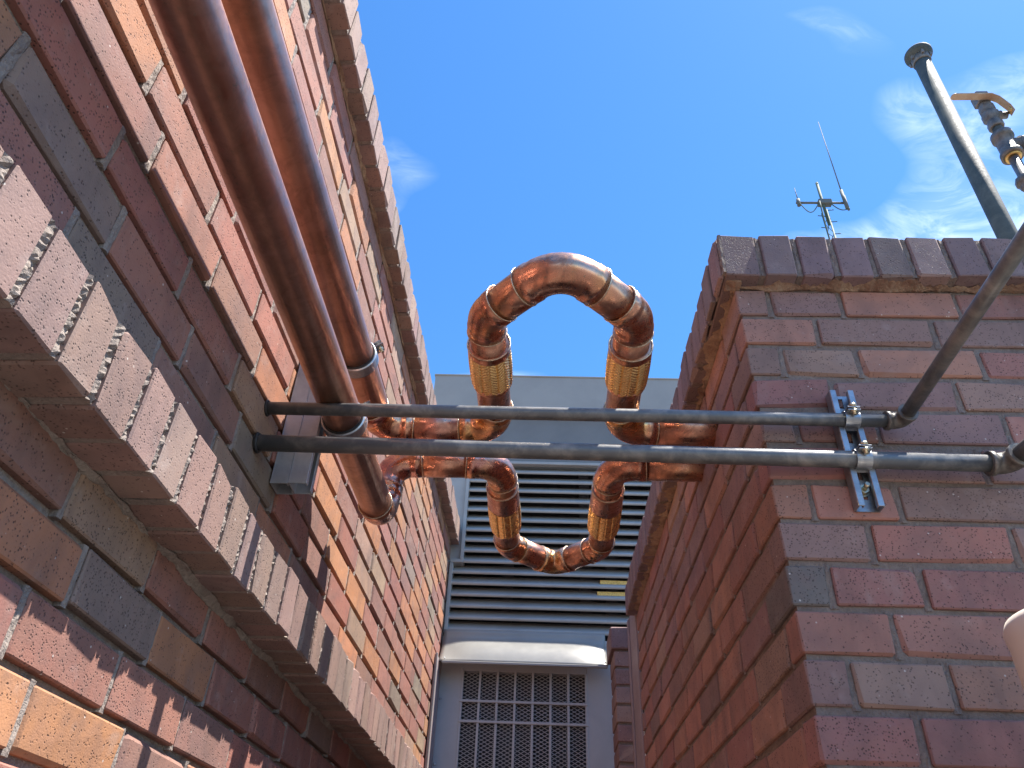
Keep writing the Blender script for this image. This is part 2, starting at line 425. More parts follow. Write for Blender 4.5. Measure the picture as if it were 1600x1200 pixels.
for n in range(1, 25):
    zb = .4089 - .0705*(n-1) - .005; za = zb - .0605
    if n == 1: zb = ZB0 + .03
    if za < GZ: break
    y = (.098 if n % 2 else .160) - .2003*8
    while y < YF:
        a, b = max(y+.005, YN), min(y+BL-.005, YF)
        if b - a > .02:
            L.brick((XLW-.09, a, za), (XLW+rnd.uniform(-.001, .001), b, zb), pick(PAL_L))
            if .2 < b < 2.2 and za > -.1: head_strip(heads, 0, XLW, 1, b+.005, za-.005, min(zb, ZB0)+.003, .010, .0025)
        y += BL
# projecting ledge: bricks on edge
y = .4428 - .068*22
while y < YF - .05:
    if y > YN:
        L.brick((XB-.19, y+.0055, ZB0+rnd.uniform(-.001, .0015)), (XB+rnd.uniform(-.0015, .0015), y+.0625, ZB1+rnd.uniform(-.001, .001)), pick(PAL_CL), 'ledge_brick', .006)
        lump_strip(heads, (XB-.0034, y, ZB0+.002), (0,0,1), (0,1,0), (1,0,0), ZB1-ZB0-.004, .0125, 24, .0030, .15)
        lump_strip(heads, (XB-.010, y, ZB0+.0035), (-1,0,0), (0,1,0), (0,0,-1), .075, .0125, 12, .0025, .02)
    y += .068
# mortar squeezed out below the ledge
def fillet(mb, P, U, A, B, L, step, dmax, hmax):
    """rough run of mortar in the corner below a soffit: P on the corner, U along it, A out over the soffit, B down the wall"""
    P, U, A, B = Vector(P), Vector(U), Vector(A), Vector(B); n = int(L/step); vs = []; d = dmax*.6; h = hmax*.6
    for i in range(n+1):
        d = min(dmax, max(dmax*.2, d + rnd.uniform(-.28, .28)*dmax)); h = min(hmax, max(hmax*.15, h + rnd.uniform(-.3, .3)*hmax))
        c = P + U*(i*step)
        for (a_, b_) in ((1.0, -.1), (1.0, .12), (.62, .42), (.3, .72), (.06, 1.0), (-.4, 1.0), (-.4, -.1)):
            vs.append(c + A*(d*a_ + rnd.uniform(-.0012, .0012)*(a_ > 0)) + B*(h*b_ + rnd.uniform(-.0009, .0009)*(a_ > 0)))
    q = 7; fs = [(i*q+k, i*q+(k+1) % q, (i+1)*q+(k+1) % q, (i+1)*q+k) for i in range(n) for k in range(q)]
    fs += [tuple(range(q)), tuple(range(n*q, n*q+q))]
    mb.add(vs, fs)
fillet(heads, (XLW, -.3, ZB0), (0,1,0), (1,0,0), (0,0,-1), YF+.25, .009, .013, .010)
# coping: bricks on edge
y = .847 - .0683*27
while y < YF - .05:
    if y > YN:
        L.brick((XC-.19, y+.0055, ZC0+rnd.uniform(-.001, .001)), (XC+rnd.uniform(-.0015, .0015), y+.0628, ZC1+rnd.uniform(-.001, .001)), pick(PAL_CL), 'coping_brick', .006)
        lump_strip(heads, (XC-.0055, y, ZC0+.003), (0,0,1), (0,1,0), (1,0,0), ZC1-ZC0-.008, .0125, 8, .0022, .15)
        lump_strip(heads, (XC-.012, y, ZC0+.003), (-1,0,0), (0,1,0), (0,0,-1), .03, .0125, 4, .0018, .02)
    y += .0683
core.box((-2.6, YN+.006, ZC0+.016), (XC-.185, YF-.006, ZC1-.02))
core.build('mortar_core', MORTAR, left)
heads.build('mortar_joint', MORTAR, left, 'stuff')
sm = MB(); fillet(sm, (XU, .1, ZC0), (0,1,0), (1,0,0), (0,0,-1), YF-.15, .012, .010, .008)   # bedding mortar under the coping
sm.build('bedding_mortar', SMEAR, left, 'stuff')
L.finish('brick_mass', (0.30, 0.155, 0.11))

# ------------------------------------------------------------------ right building (own frame: origin at its near corner)
RO = Vector((.341, 1.06, 0)); RR = math.radians(.73)
right = thing('brick_building', 'shaded red brick block on the right with dark brick coping, corner towards the viewer', 'building', RO, RR)
RM = Matrix.Translation(RO) @ Matrix.Rotation(RR, 4, 'Z')
R = Wall(right, RM)
XE, YE = 2.4, 1.72
RC, RT = .0674, 1.0007
core = MB()
core.box((.0058, .0058, GZ-.02), (XE-.01, YE-.003, RT+.010))
heads = MB()
J1 = [-.005, .0575, .187, .394]; J2 = [-.005, .1297, .335]
while J1[-1] < XE: J1.append(J1[-1]+.2035)
while J2[-1] < XE: J2.append(J2[-1]+.2035)
S1 = [-.005, .126]; S2 = [-.005, .060]
while S1[-1] < YE: S1.append(S1[-1]+.2003)
while S2[-1] < YE: S2.append(S2[-1]+.2003)
S1[-1] = S2[-1] = YE+.005
SPECIAL = {(0, 0): BROWN, (2, 0): PURP, (8, 0): SLATE, (1, 0): RUST, (1, 1): PURP, (0, 1): PURP, (0, 2): RUST, (2, 2): RUST, (4, 0): BROWN, (6, 0): RUST}
for n in range(33):
    zb = RT - n*RC - .001; za = zb - RC + .0105
    if za < GZ: break
    J, Sd = (J1, S1) if n % 2 == 0 else (J2, S2)
    for i in range(len(J)-1):
        a, b = J[i]+.005, min(J[i+1]-.005, XE)
        if b-a < .02: continue
        if i == 0:
            # corner brick shows on both faces
            L1 = Sd[1]-.005
            R.brick((0, 0, za), (b, L1, zb), SPECIAL.get((n, 0), pick(PAL_R)))
        else: R.brick((a, rnd.uniform(-.001, .001), za), (b, .09, zb), SPECIAL.get((n, i), pick(PAL_R)))
        if b < XE-.05 and n < 20: head_strip(heads, 1, 0, -1, J[i+1], za-.004, zb+.004, .011, .0038)
    for i in range(1, len(Sd)-1):
        a, b = Sd[i]+.005, Sd[i+1]-.005
        R.brick((rnd.uniform(-.001, .001), a, za), (.09, b, zb), pick(PAL_R))
        if n < 24: head_strip(heads, 0, 0, -1, Sd[i], za-.004, zb+.004, .011, .0036)
# coping, front and side runs
PC = .035; CZ0, CZ1 = 1.009, 1.111
x = -PC
fx = [-PC+.006, .0455]
while fx[-1] < XE: fx.append(fx[-1]+.0685)
R.brick((-PC+.012, -PC, CZ0), (fx[1]-.0055, .155, CZ1), (0.19, 0.135, 0.135), 'coping_brick')
for i in range(1, len(fx)-1):
    R.brick((fx[i]+.0055, -PC+rnd.uniform(-.0015, .0015), CZ0+rnd.uniform(-.001, .001)), (fx[i+1]-.0055, .155, CZ1+rnd.uniform(-.001, .001)), pick(PAL_C), 'coping_brick', .006)
    lump_strip(heads, (fx[i], -PC+.0055, CZ0+.002), (0,0,1), (1,0,0), (0,-1,0), CZ1-CZ0-.004, .0125, 9, .002, .12)
y = -PC+.003
while y < YE-.03:
    x1 = .155 if y > .15 else -PC+.0095
    R.brick((-PC+rnd.uniform(-.0015, .0015), y+.0055, CZ0+rnd.uniform(-.001, .001)), (x1, y+.063, CZ1+rnd.uniform(-.001, .001)), pick(PAL_C), 'coping_brick', .006 if x1 > 0 else .0, .0028 if x1 > 0 else .002)
    lump_strip(heads, (-PC+.006, y, CZ0+.002), (0,0,1), (0,1,0), (-1,0,0), CZ1-CZ0-.004, .0125, 7, .002, .12 if x1 > 0 else .006)
    y += .0685
core.build('mortar_core', MORTARD, right)
heads.build('mortar_joint', MORTARD, right, 'stuff')
sm = MB()
fillet(sm, (-.02, 0, CZ0), (1,0,0), (0,-1,0), (0,0,-1), XE-.05, .006, .026, .010)
fillet(sm, (0, -.02, CZ0), (0,1,0), (-1,0,0), (0,0,-1), YE-.01, .006, .028, .011)
sm.build('bedding_mortar', SMEAR, right, 'stuff')
MB().box((.14, .14, CZ0-.02), (XE-.02, YE-.02, CZ0+.03)).build('roof', ROOFM, right)
R.finish('brick_mass', (0.22, 0.09, 0.075))

# ------------------------------------------------------------------ louvred plant building at the far end
BO = Vector((-.47, 3.375, 0)); BR = math.radians(1.0)
back = thing('louvred_building', 'grey metal building closing the gap, horizontal louvre blades under a plain fascia', 'building', BO, BR)
bx = .47                               # local x = world x + .47 (before the small turn)
MB().box((-.25, .012, 1.98), (1.9, .05, 2.296), .001).build('head_panel', HEADP, back)
fb = MB(); fb.extrude([(-.035, 2.305), (-.035, 2.512), (1.5, 2.58), (1.5, 2.305)], 0, -.16, 1.9)
fo = fb.build('fascia', FASC, back)
MB().box((-.165, -.040, 2.512), (1.91, -.015, 2.520), .001).build('drip_edge', FASC, fo)
MB().box((-.155, -.030, 2.297), (1.89, .011, 2.304)).build('soffit', LOUVRE, back)
sp = MB(); sp.box((-.14, .014, 1.455), (.052, .04, 1.978)); sp.build('side_panel', LOUVRE, back)
lower = MB(); lower.box((-.14, .016, GZ), (.004, .05, 1.44)); lower.build('side_panel', LOUVRE, back)
lf = MB()
lf.box((.052, -.006, 1.463), (.068, .07, 1.984), .0015); lf.box((.006, -.0055, 1.448), (.0675, .068, 1.464), .0015)
lf.box((.006, -.006, 1.118), (.022, .07, 1.447), .0015); lf.box((.0505, -.007, 1.984), (1.3, .07, 1.999), .0015)
lf.build('louvre_frame', LOUVRE, back)
bl = MB()
pr = [(.004, .000), (.000, .004), (-.001, .009), (.001, .014), (.006, .0185), (.014, .0230), (.062, .064), (.064, .061), (.018, .0175), (.010, .013), (.0065, .008), (.008, .003)]
bl.extrude(pr, 0, 0, 1.0)
bmesh_ = bl.mesh('louvre_blade'); bmesh_.materials.append(LOUVRE)
for i in range(16):
    z = 1.128 + .0536*i
    o = link('louvre_blade', bmesh_, back); x0 = .022 if z < 1.43 else .066
    o.location = (x0, rnd.uniform(0, .001), z); o.scale = (1.25-x0, 1, 1); o.rotation_euler = (0, rnd.uniform(-.0008, .0008), 0)
inr = MB(); inr.box((-.12, .9, GZ), (1.85, .93, 2.3)); inr.box((-.13, .075, 2.25), (1.86, .92, 2.28)); inr.box((-.14, .08, GZ), (-.12, .9, 2.25)); inr.box((1.85, .07, GZ), (1.87, .9, 2.25))
for xx in (.25, .62, .74): inr.box((xx, .10, 1.0), (xx+.05, .15, 2.2))
inr.build('interior', DARK, back)
MB().box((1.25, .01, GZ), (1.9, .045, 1.98)).build('side_panel', LOUVRE, back)
for k, (z, x0) in enumerate(((1.369, .705), (1.315, .690))):
    o = MB().box((x0, .020, z), (x0+.30, .030, z+.021), .001, .0015).build('insulation_strip', INSUL)
    o.matrix_world = Matrix.Translation(BO) @ Matrix.Rotation(BR, 4, 'Z')
    o['label'] = ['upper yellow insulation strip showing between louvre blades beside the right wall', 'lower yellow insulation strip showing between louvre blades beside the right wall'][k]
    o['category'] = 'insulation'; o['group'] = 'yellow strips in the louvre'

# door below
door = thing('metal_door', 'grey metal door with barred expanded mesh grille at the end of the gap', 'door', BO, BR)
gx0, gx1, gz1, gz0 = .103, .632, .955, -.95
fr = MB()
fr.box((.005, -.010, GZ), (gx0, .028, 1.10), .002); fr.box((gx1, -.010, GZ), (.76, .028, 1.10), .002)
fr.box((gx0, -.009, gz1), (gx1, .027, 1.10)); fr.box((gx0, -.009, GZ), (gx1, .027, gz0))
fr.build('door_frame', DOORP, door)
for k in range(8):
    x = gx0 + .003 + (gx1-gx0-.006)*k/7
    MB().box((x-.005, -.014, gz0), (x+.005, -.003, gz1), .001).build('grille_bar', DOORP, door)
for z in (.832, .752, .25, -.3, -.85):
    MB().box((gx0-.004, -.018, z-.005), (gx1+.004, -.006, z+.005), .001).build('grille_rail', DOORP, door)
me_ = MB(); dw, dh = .0272, .0150
def strand(p, q):
    p = Vector(p); q = Vector(q); d = (q-p).normalized(); nn = Vector((-d.z, 0, d.x))*.0011; dd = Vector((0, .0012, 0))
    me_.add([p-nn-dd, p+nn-dd, p+nn+dd, p-nn+dd, q-nn-dd, q+nn-dd, q+nn+dd, q-nn+dd], [(0,1,5,4), (1,2,6,5), (2,3,7,6), (3,0,4,7)])
sl = dh/dw
for sgn in (1, -1):
    z = gz0 - (gx1-gx0)*sl
    while z < gz1 + (gx1-gx0)*sl:
        xa, xb = gx0, gx1; za = z; zb = z + sgn*sl*(xb-xa)
        lo_, hi_ = gz0, gz1
        t0, t1 = 0.0, 1.0
        if zb != za:
            ta, tb = (lo_-za)/(zb-za), (hi_-za)/(zb-za); t0 = max(t0, min(ta, tb)); t1 = min(t1, max(ta, tb))
        if t1 > t0: strand((xa+(xb-xa)*t0, .004+.0008*sgn, za+(zb-za)*t0), (xa+(xb-xa)*t1, .004+.0008*sgn, za+(zb-za)*t1))
        z += dh
me_.build('expanded_mesh', DOORP, door, 'stuff')
# bent hood over the door
hood = thing('door_hood', 'bent warm grey sheet metal hood above the mesh door', 'hood', BO, BR)
hb = MB(); nx, nz = 40, 14
vs = []
for j in range(nz+1):
    v = j/nz
    for i in range(nx+1):
        u = i/nx
        x = .010 + u*(.715 - .010) + (v-.5)*0
        if v < .18: yy, zz = -.016, 1.128 - v/.18*.034
        else:
            s_ = (v-.18)/.82; belly = math.sin(s_*PI)*(1-(2*u-1)**4)
            yy = -.016 - .105*s_ - .016*belly + .012*math.exp(-((u-.0)/.10)**2)*s_*(1-s_)*4 + .012*math.exp(-((u-1)/.10)**2)*s_*(1-s_)*4
            zz = 1.094 - .134*s_
        vs.append((x, yy, zz))
fs = [(j*(nx+1)+i, j*(nx+1)+i+1, (j+1)*(nx+1)+i+1, (j+1)*(nx+1)+i) for j in range(nz) for i in range(nx)]
hb.add(vs, fs, True)
ho = hb.build('hood_panel', HOODM, hood)
md = ho.modifiers.new('thick', 'SOLIDIFY'); md.thickness = .002; md.offset = 1
MB().box((.026, -.132, .950), (.712, -.119, .960), .0015).build('drip_lip', FASC, hood)
for x in (.034, .705): MB().prof((x, -.118, .974), (x, -.130, .970), [(0, .0035), (.6, .0035), (1, .002)], 10).build('screw', ZINC, hood)

# trims beside the door
lt = thing('corner_trim', 'mauve angle trim with bright edge at the end of the left brick wall', 'trim', (0, 0, 0))
MB().box((-.4655, 3.19, GZ), (-.4575, 3.353, .972), .001).build('web', PINK, lt)
MB().box((-.4600, 3.183, GZ), (-.4530, 3.190, .972), .0012).build('edge_lip', FASC, lt)
for z in (.83, .58, .3): MB().prof((-.452, 3.33, z), (-.440, 3.33, z), [(0, .005), (.5, .005), (1, .003)], 10).build('screw', ZINC, lt)
rt = thing('corner_trim', 'mauve flat metal strip at the far end of the right brick wall', 'trim', RO, RR)
MB().box((-.004, YE+.002, GZ), (.004, YE+.225, 1.062), .001).build('plate', PINK, rt)
MB().box((-.010, YE+.190, GZ), (-.0045, YE+.228, 1.055), .001).build('edge_lip', PINK, rt)
# small brick pier
pier = thing('brick_pier', 'narrow brown brick pier with cap beside the mesh door', 'pier', (.250, 3.06, 0))
PW = Wall(pier, Matrix.Translation((.250, 3.06, 0)))
MB().box((.012, .008, GZ), (.090, .20, 1.0)).build('mortar_core', MORTAR, pier)
PW.brick((-.006, -.012, .965), (.098, .21, 1.052), (0.20, 0.125, 0.115), 'cap_brick')
for n in range(33):
    zb = .958 - n*CH
    if zb - .058 < GZ: break
    PW.brick((.006, 0, zb-.058), (.096, .20, zb), pick([(2, PURP), (2, BROWN)]))
PW.finish('brick_mass', (.2, .11, .1))

# ------------------------------------------------------------------ copper lines
PR, ER, BENDR = .0330, .0337, .060
ZP = .884
def copper_line(root, pts, bends):
    pcs = rounded(pts, bends)
    for kind, p in pcs:
        if kind == 'pipe':
            d = p[1]-p[0]
            if d.length < .004: continue
            MB().sweep([p[0], p[0].lerp(p[1], .5), p[1]], [PR]*3, 32).build('pipe', COPPERD if d.length > .6 else COPPER, root)
        else:
            d0 = (p[1]-p[0]).normalized(); d1 = (p[-1]-p[-2]).normalized()
            cup = .022
            q = [p[0]-d0*cup, p[0]-d0*cup*.12] + p + [p[-1]+d1*cup*.12, p[-1]+d1*cup]
            r = [ER+.0014, ER+.0014] + [ER]*len(p) + [ER+.0014, ER+.0014]
            e = MB().sweep(q, r, 32).build('elbow', COPPER2, root)
            MB().torus(q[0], d0, PR+.0018, .0015).build('solder_bead', SOLDER, e); MB().torus(q[-1], d1, PR+.0018, .0015).build('solder_bead', SOLDER, e)
def braid(root, a, b, r0):
    """braided hose between a and b: woven chevron strands standing proud, with ferrules"""
    a = Vector(a); b = Vector(b); d = (b-a).normalized(); Ln = (b-a).length
    u = Vector((0,0,1)); wv = d.cross(u)
    ncol, sub, rows = 16, 8, 110
    n = ncol*sub; vs = []
    for j in range(rows+1):
        t = j/rows; bulge = .0012*math.sin(t*PI)
        for k in range(n):
            cphase = (k % sub)/sub; colpar = (k//sub) % 2
            sl_ = (cphase if colpar else 1-cphase)
            s_ = (t*Ln/.0078 + sl_*1.25) % 1.0
            h = .0026*math.sin(PI*s_)**.8 - .0034*(1-min(1, 6*min(cphase, 1-cphase+1/sub)))*.6
            rr = r0 + bulge + h
            an = 2*PI*k/n
            vs.append(a + d*Ln*t + (u*math.cos(an)+wv*math.sin(an))*rr)
    fs = [(j*n+k, j*n+(k+1) % n, (j+1)*n+(k+1) % n, (j+1)*n+k) for j in range(rows) for k in range(n)]
    mb = MB(); mb.add(vs, fs, False)
    return mb.build('braided_hose', BRAID, root)
def ferrule(root, a, b, r1, r2, mat=COPPER, bead=True):
    o = MB().prof(a, b, [(0, PR+.0005), (0, r1), (.1, r1+.0006), (.9, r2+.0006), (1, r2), (1, PR)], 32).build('ferrule', mat, root)
    if bead: MB().torus(a, Vector(b)-Vector(a), r1+.0004, .0016).build('solder_bead', SOLDER, o)
XA, XBR = -.113, .143
YU, YL = 1.357, 1.505
AU, AL = 1.000, 1.936
hw = (XBR-XA)/2
up = thing('copper_pipe', 'upper copper pipe along the left wall with loop arching against the sky, braided joints', 'pipe', (0,0,0))
XP = -.364
copper_line(up, [(XP, -1.2, ZP), (XP, YU, ZP), (XA, YU, ZP), (XA, AU, ZP), (XA+hw, AU-hw, ZP), (XBR, AU, ZP), (XBR, YU, ZP), (.45, YU+.004, ZP)], [.054, .054, .050, .060, .050, .054])
for x in (XA, XBR):
    ferrule(up, (x, 1.078, ZP), (x, 1.094, ZP), .0385, .0392)
    braid(up, (x, 1.092, ZP), (x, 1.187, ZP), .0370)
    ferrule(up, (x, 1.198, ZP), (x, 1.184, ZP), .0365, .0385, COPPER2, False)
lowp = thing('copper_pipe', 'lower copper pipe on the left wall, its braided loop dipping in front of the louvres', 'pipe', (0,0,0))
ZQ = .743
copper_line(lowp, [(XP, -1.2, ZQ), (XP, YL, ZQ), (XP, YL, ZP), (XA, YL, ZP), (XA, AL, ZP), (XA+hw, AL+hw-.006, ZP), (XBR-.006, AL, ZP), (XBR-.006, YL, ZP), (.45, YL+.004, ZP)], [.056, .054, .054, .044, .038, .044, .054])
for x in (XA, XBR-.006):
    ferrule(lowp, (x, 1.612, ZP), (x, 1.694, ZP), .0372, .0388)
    braid(lowp, (x, 1.692, ZP), (x, 1.818, ZP), .0372)
    ferrule(lowp, (x, 1.830, ZP), (x, 1.815, ZP), .0365, .0385, COPPER2, False)

# ------------------------------------------------------------------ support channel on the left wall with two clamps
st = thing('strut_channel', 'grey double steel channel on the left wall clamping both copper pipes', 'bracket', (XU, 1.135, .612))
def channel(x0, x1, y0, y1, z0, z1, open_neg, mat, parent, name='channel', t=.0025, lip=.008):
    """C section standing upright; opens towards +x or -x"""
    mb = MB()
    if open_neg: back_, o0, o1 = (x1-t, x1), x0, x0+lip
    else: back_, o0, o1 = (x0, x0+t), x1-lip, x1
    mb.box((back_[0], y0, z0), (back_[1], y1, z1), .0006)
    mb.box((x0+.0002, y0+.0003, z0), (x1-.0002, y0+t, z1), .0006); mb.box((x0+.0002, y1-t, z0), (x1-.0002, y1-.0003, z1), .0006)
    e = x0 if open_neg else x1-t
    mb.box((e, y0+.0006, z0+.0003), (e+t, y0+.011, z1-.0003), .0006); mb.box((e, y1-.011, z0+.0003), (e+t, y1-.0006, z1-.0003), .0006)
    return mb.build(name, mat, parent)
channel(.001, .031, -.0205, .0205, 0, .42, False, ZINCD, st)
channel(.0315, .063, -.0205, .0205, 0.001, .421, False, ZINCD, st)
def ring_clamp(root, c, r, yw=.0125, bolt_dir=(.8, .6)):
    """two half straps round a pipe along Y with a rubber liner and a bolted ear"""
    mb = MB(); n = 40; vs = []
    for k in range(n):
        a = 2*PI*k/n
        for (rr, yy) in ((r+.0035, -yw), (r+.0060, -yw+.0015), (r+.0060, yw-.0015), (r+.0035, yw)):
            vs.append((c[0]+math.cos(a)*rr, c[1]+yy, c[2]+math.sin(a)*rr))
    fs = [(k*4+q, ((k+1) % n)*4+q, ((k+1) % n)*4+(q+1) % 4, k*4+(q+1) % 4) for k in range(n) for q in range(4)]
    mb.add(vs, fs, False)
    bd = Vector((bolt_dir[0], 0, bolt_dir[1])).normalized(); nn = Vector((-bd.z, 0, bd.x)); cc = Vector(c)
    for s_ in (-1, 1):
        p = cc + bd*(r+.012) + nn*.004*s_
        q = []
        for (u_, v_) in ((-.008, -.001), (.010, -.001), (.010, .001), (-.008, .001)):
            pp = p + bd*u_ + nn*v_
            q += [(pp.x, c[1]-yw*.9, pp.z), (pp.x, c[1]+yw*.9, pp.z)]
        mb.add(q, [(0,2,3,1), (2,4,5,3), (4,6,7,5), (6,0,1,7), (0,6,4,2), (1,3,5,7)])
    o = mb.build('clamp', ZINC, root)
    p = cc + bd*(r+.014)
    MB().prof(p-nn*.016, p+nn*.013, [(0, .0028), (.25, .0028), (.26, .0055), (.42, .0055), (.43, .0028), (.62, .0028), (.63, .006), (.8, .006), (.81, .0035), (1, .003)], 10).build('bolt', BOLT, o)
    MB().sweep([(c[0], c[1]-yw-.003, c[2]), (c[0], c[1]+yw+.003, c[2])], [r+.0032]*2, 36).build('rubber_liner', RUBBER, o)
for z in (ZP, ZQ): ring_clamp(st, (XP-XU, -.012, z-.612), PR)

# ------------------------------------------------------------------ black steel pipes crossing the gap
def P_on_right(lx, ly, z): return RM @ Vector((lx, ly, z))
bp1 = thing('steel_pipe', 'thinner black steel pipe across the gap, its right end turning towards the viewer', 'pipe', (0,0,0))
r1 = .0108
A = Vector((-.475, 1.030, .705)); B = Vector((.556, 1.036, .697)); C_ = Vector((.556, .585, .697))
MB().sweep([A, A.lerp(B, .3), A.lerp(B, .7), B-Vector((.016, 0, 0))], [r1]*4, 20).build('pipe', BLACK, bp1)
def mal_elbow(root, p, d_in, d_out, r, mat=FITTING):
    """threaded elbow: banded collars and a round heel"""
    p = Vector(p); d1 = Vector(d_in).normalized(); d2 = Vector(d_out).normalized(); Rb = r*1.45
    pc = rounded([p-d1*r*4, p, p+d2*r*4], Rb, 8)[1][1]
    q = [pc[0]-d1*r*1.0, pc[0]-d1*r*.45, pc[0]-d1*r*.40] + pc + [pc[-1]+d2*r*.40, pc[-1]+d2*r*.45, pc[-1]+d2*r*1.0]
    rr = [r*1.42, r*1.42, r*1.25] + [r*1.22]*len(pc) + [r*1.25, r*1.42, r*1.42]
    return MB().sweep(q, rr, 24).build('elbow', mat, root)
mal_elbow(bp1, B, (1, 0, 0), (0, -1, 0), r1)
MB().sweep([B-Vector((0, .016, 0)), B.lerp(C_, .5), C_+Vector((0, .016, 0))], [r1]*3, 20).build('pipe', BLACK, bp1)
mal_elbow(bp1, C_, (0, -1, 0), (1, 0, 0), r1)
MB().rod(C_+Vector((.016, 0, 0)), C_+Vector((.5, 0, 0)), r1, 20).build('pipe', BLACK, bp1)
# gas riser with ball valve on the right roof
K = 1.833; vx, vy = 1.008, 1.100
gv = thing('valve_riser', 'slim iron pipe riser with tee and lever ball valve standing on the right roof', 'valve', (vx, vy, 1.03))
def gz(z): return z*K - 1.03
rg = .0107
MB().rod((0, 0, 0), (0, 0, gz(.790)), rg, 20).build('pipe', BLACK, gv)
un = MB(); un.prof((0, 0, gz(.728)), (0, 0, gz(.748)), [(0, .0135), (.2, .0165), (.45, .0165), (.5, .021), (.85, .021), (1, .014)], 8); un.build('union', FITTING, gv)
tee = MB(); tee.prof((0, 0, gz(.786)), (0, 0, gz(.828)), [(0, .0225), (.17, .0225), (.19, .0185), (.80, .0185), (.82, .0225), (1, .0225)], 24)
tee.prof((0, 0, gz(.807)), (.042, 0, gz(.807)), [(0, .0180), (.55, .0180), (.57, .0225), (1, .0225)], 24); te = tee.build('tee', FITTING, gv)
MB().prof((0, 0, gz(.783)), (0, 0, gz(.787)), [(0, .0150), (1, .0195)], 20).build('brass_seal', BRASS, te)
MB().rod((.03, 0, gz(.807)), (.30, 0, gz(.807)), rg, 18).build('pipe', BLACK, gv)
MB().rod((0, 0, gz(.826)), (0, 0, gz(.848)), rg, 18).build('pipe', VENT, gv)
vb = MB(); vb.prof((0, 0, gz(.842)), (0, 0, gz(.886)), [(0, .0150), (.03, .0165), (.22, .0165), (.24, .0135), (.36, .0140), (.42, .0185), (.66, .0185), (.72, .0140), (.76, .0165), (1, .0165)], 8)
vb.prof((0, 0, gz(.866)), (.034, -.004, gz(.866)), [(0, .0120), (.6, .0120), (.62, .0085), (1, .0085)], 12)
vo_ = vb.build('valve_body', FITTING, gv)
hd = MB(); hy = -.020; w2 = .0085
hpts = [(.036, gz(.858)), (.034, gz(.868)), (.020, gz(.886)), (.006, gz(.8925)), (-.075, gz(.8925))]
for i in range(len(hpts)-1):
    (xa, za), (xb, zb) = hpts[i], hpts[i+1]; tk = .003
    hd.add([(xa, hy-w2, za), (xa, hy+w2, za), (xb, hy+w2, zb), (xb, hy-w2, zb), (xa, hy-w2, za+tk), (xa, hy+w2, za+tk), (xb, hy+w2, zb+tk), (xb, hy-w2, zb+tk)],
           [(0,1,2,3), (7,6,5,4), (0,3,7,4), (1,5,6,2), (0,4,5,1), (3,2,6,7)])
hd.prof((-.075, hy, gz(.8925)-.0003), (-.075, hy, gz(.8925)+.0033), [(0, w2-.001), (.15, w2), (.85, w2), (1, w2-.001)], 16)
hd.build('lever_handle', HANDLE, vo_)
MB().prof((.033, -.016, gz(.866)), (.041, -.017, gz(.866)), [(0, .0085), (.8, .0085), (1, .005)], 6).build('handle_nut', BRASS, vo_)
pl = MB(); pl.rod((0, 0, gz(.885)), (0, 0, gz(.893)), .0125, 18); pl.box((-.016, -.014, gz(.892)), (.013, .014, gz(.911)), .002); pl.build('plug', FITTING, gv)

bp2 = thing('steel_pipe', 'thicker black steel pipe across the gap below the thinner one, ending in an elbow', 'pipe', (0,0,0))
r2_ = .0134
A2 = Vector((-.475, 1.029, .637)); B2 = Vector((.694, 1.036, .621))
MB().sweep([A2, A2.lerp(B2, .3), A2.lerp(B2, .7), B2-Vector((.02, 0, 0))], [r2_]*4, 22).build('pipe', BLACK, bp2)
mal_elbow(bp2, B2, (1, 0, 0), (.15, -1, 0), r2_)
MB().sweep([B2+Vector((.003, -.02, 0)), B2+Vector((.10, -.62, 0))], [r2_]*2, 22).build('pipe', BLACK, bp2)
MB().prof((-.4668, 1.030, .705), (-.464, 1.030, .705), [(0, .0145), (1, .0125)], 18).build('wall_seal', RUBBER, bp1)
MB().prof((-.4668, 1.029, .637), (-.463, 1.029, .637), [(0, .0175), (1, .0150)], 18).build('wall_seal', RUBBER, bp2)

# slotted channel on the right front face carrying the two pipes
sr = thing('strut_channel', 'short slotted steel channel bolted to the right brick face under the black pipes', 'bracket', P_on_right(.1345, -.0005, .548), RR)
mb = MB(); Zt = .212; t = .0025; wd = .0185; dp = .0205
z = 0.0
slots = [(.020+.0335*i, .020+.0335*i+.019) for i in range(6)]
prev = 0.0
for (a, b) in slots:
    mb.box((-wd, -t, prev), (wd, -.0002, a)); mb.box((-wd, -t, a), (-.006, -.0002, b)); mb.box((.006, -t, a), (wd, -.0002, b)); prev = b
mb.box((-wd, -t, prev), (wd, -.0002, Zt))
mb.box((-wd-.001, -dp, 0), (-wd+t-.001, -.0004, Zt), .0005); mb.box((wd-t+.001, -dp, 0), (wd+.001, -.0004, Zt), .0005)
for s_ in (-1, 1):
    x0, x1 = sorted((s_*(wd+.0005), s_*(wd-.009))); mb.box((x0, -dp-.001, .0004), (x1, -dp+t-.001, Zt-.0004), .0006)
    x0, x1 = sorted((s_*(wd-.0068), s_*(wd-.009))); mb.box((x0, -dp+.0015, .0006), (x1, -dp+.008, Zt-.0006), .0005)
mb.build('channel', ZINC, sr)
bb = MB(); bb.prof((0, -.001, .034), (0, -.005, .034), [(0, .010), (1, .010)], 18); bb.prof((0, -.005, .034), (0, -.012, .034), [(0, .0075), (1, .0075)], 6); bb.prof((0, -.012, .034), (.001, -.024, .036), [(0, .0038), (1, .0036)], 10)
bb.build('anchor_bolt', BOLT, sr)
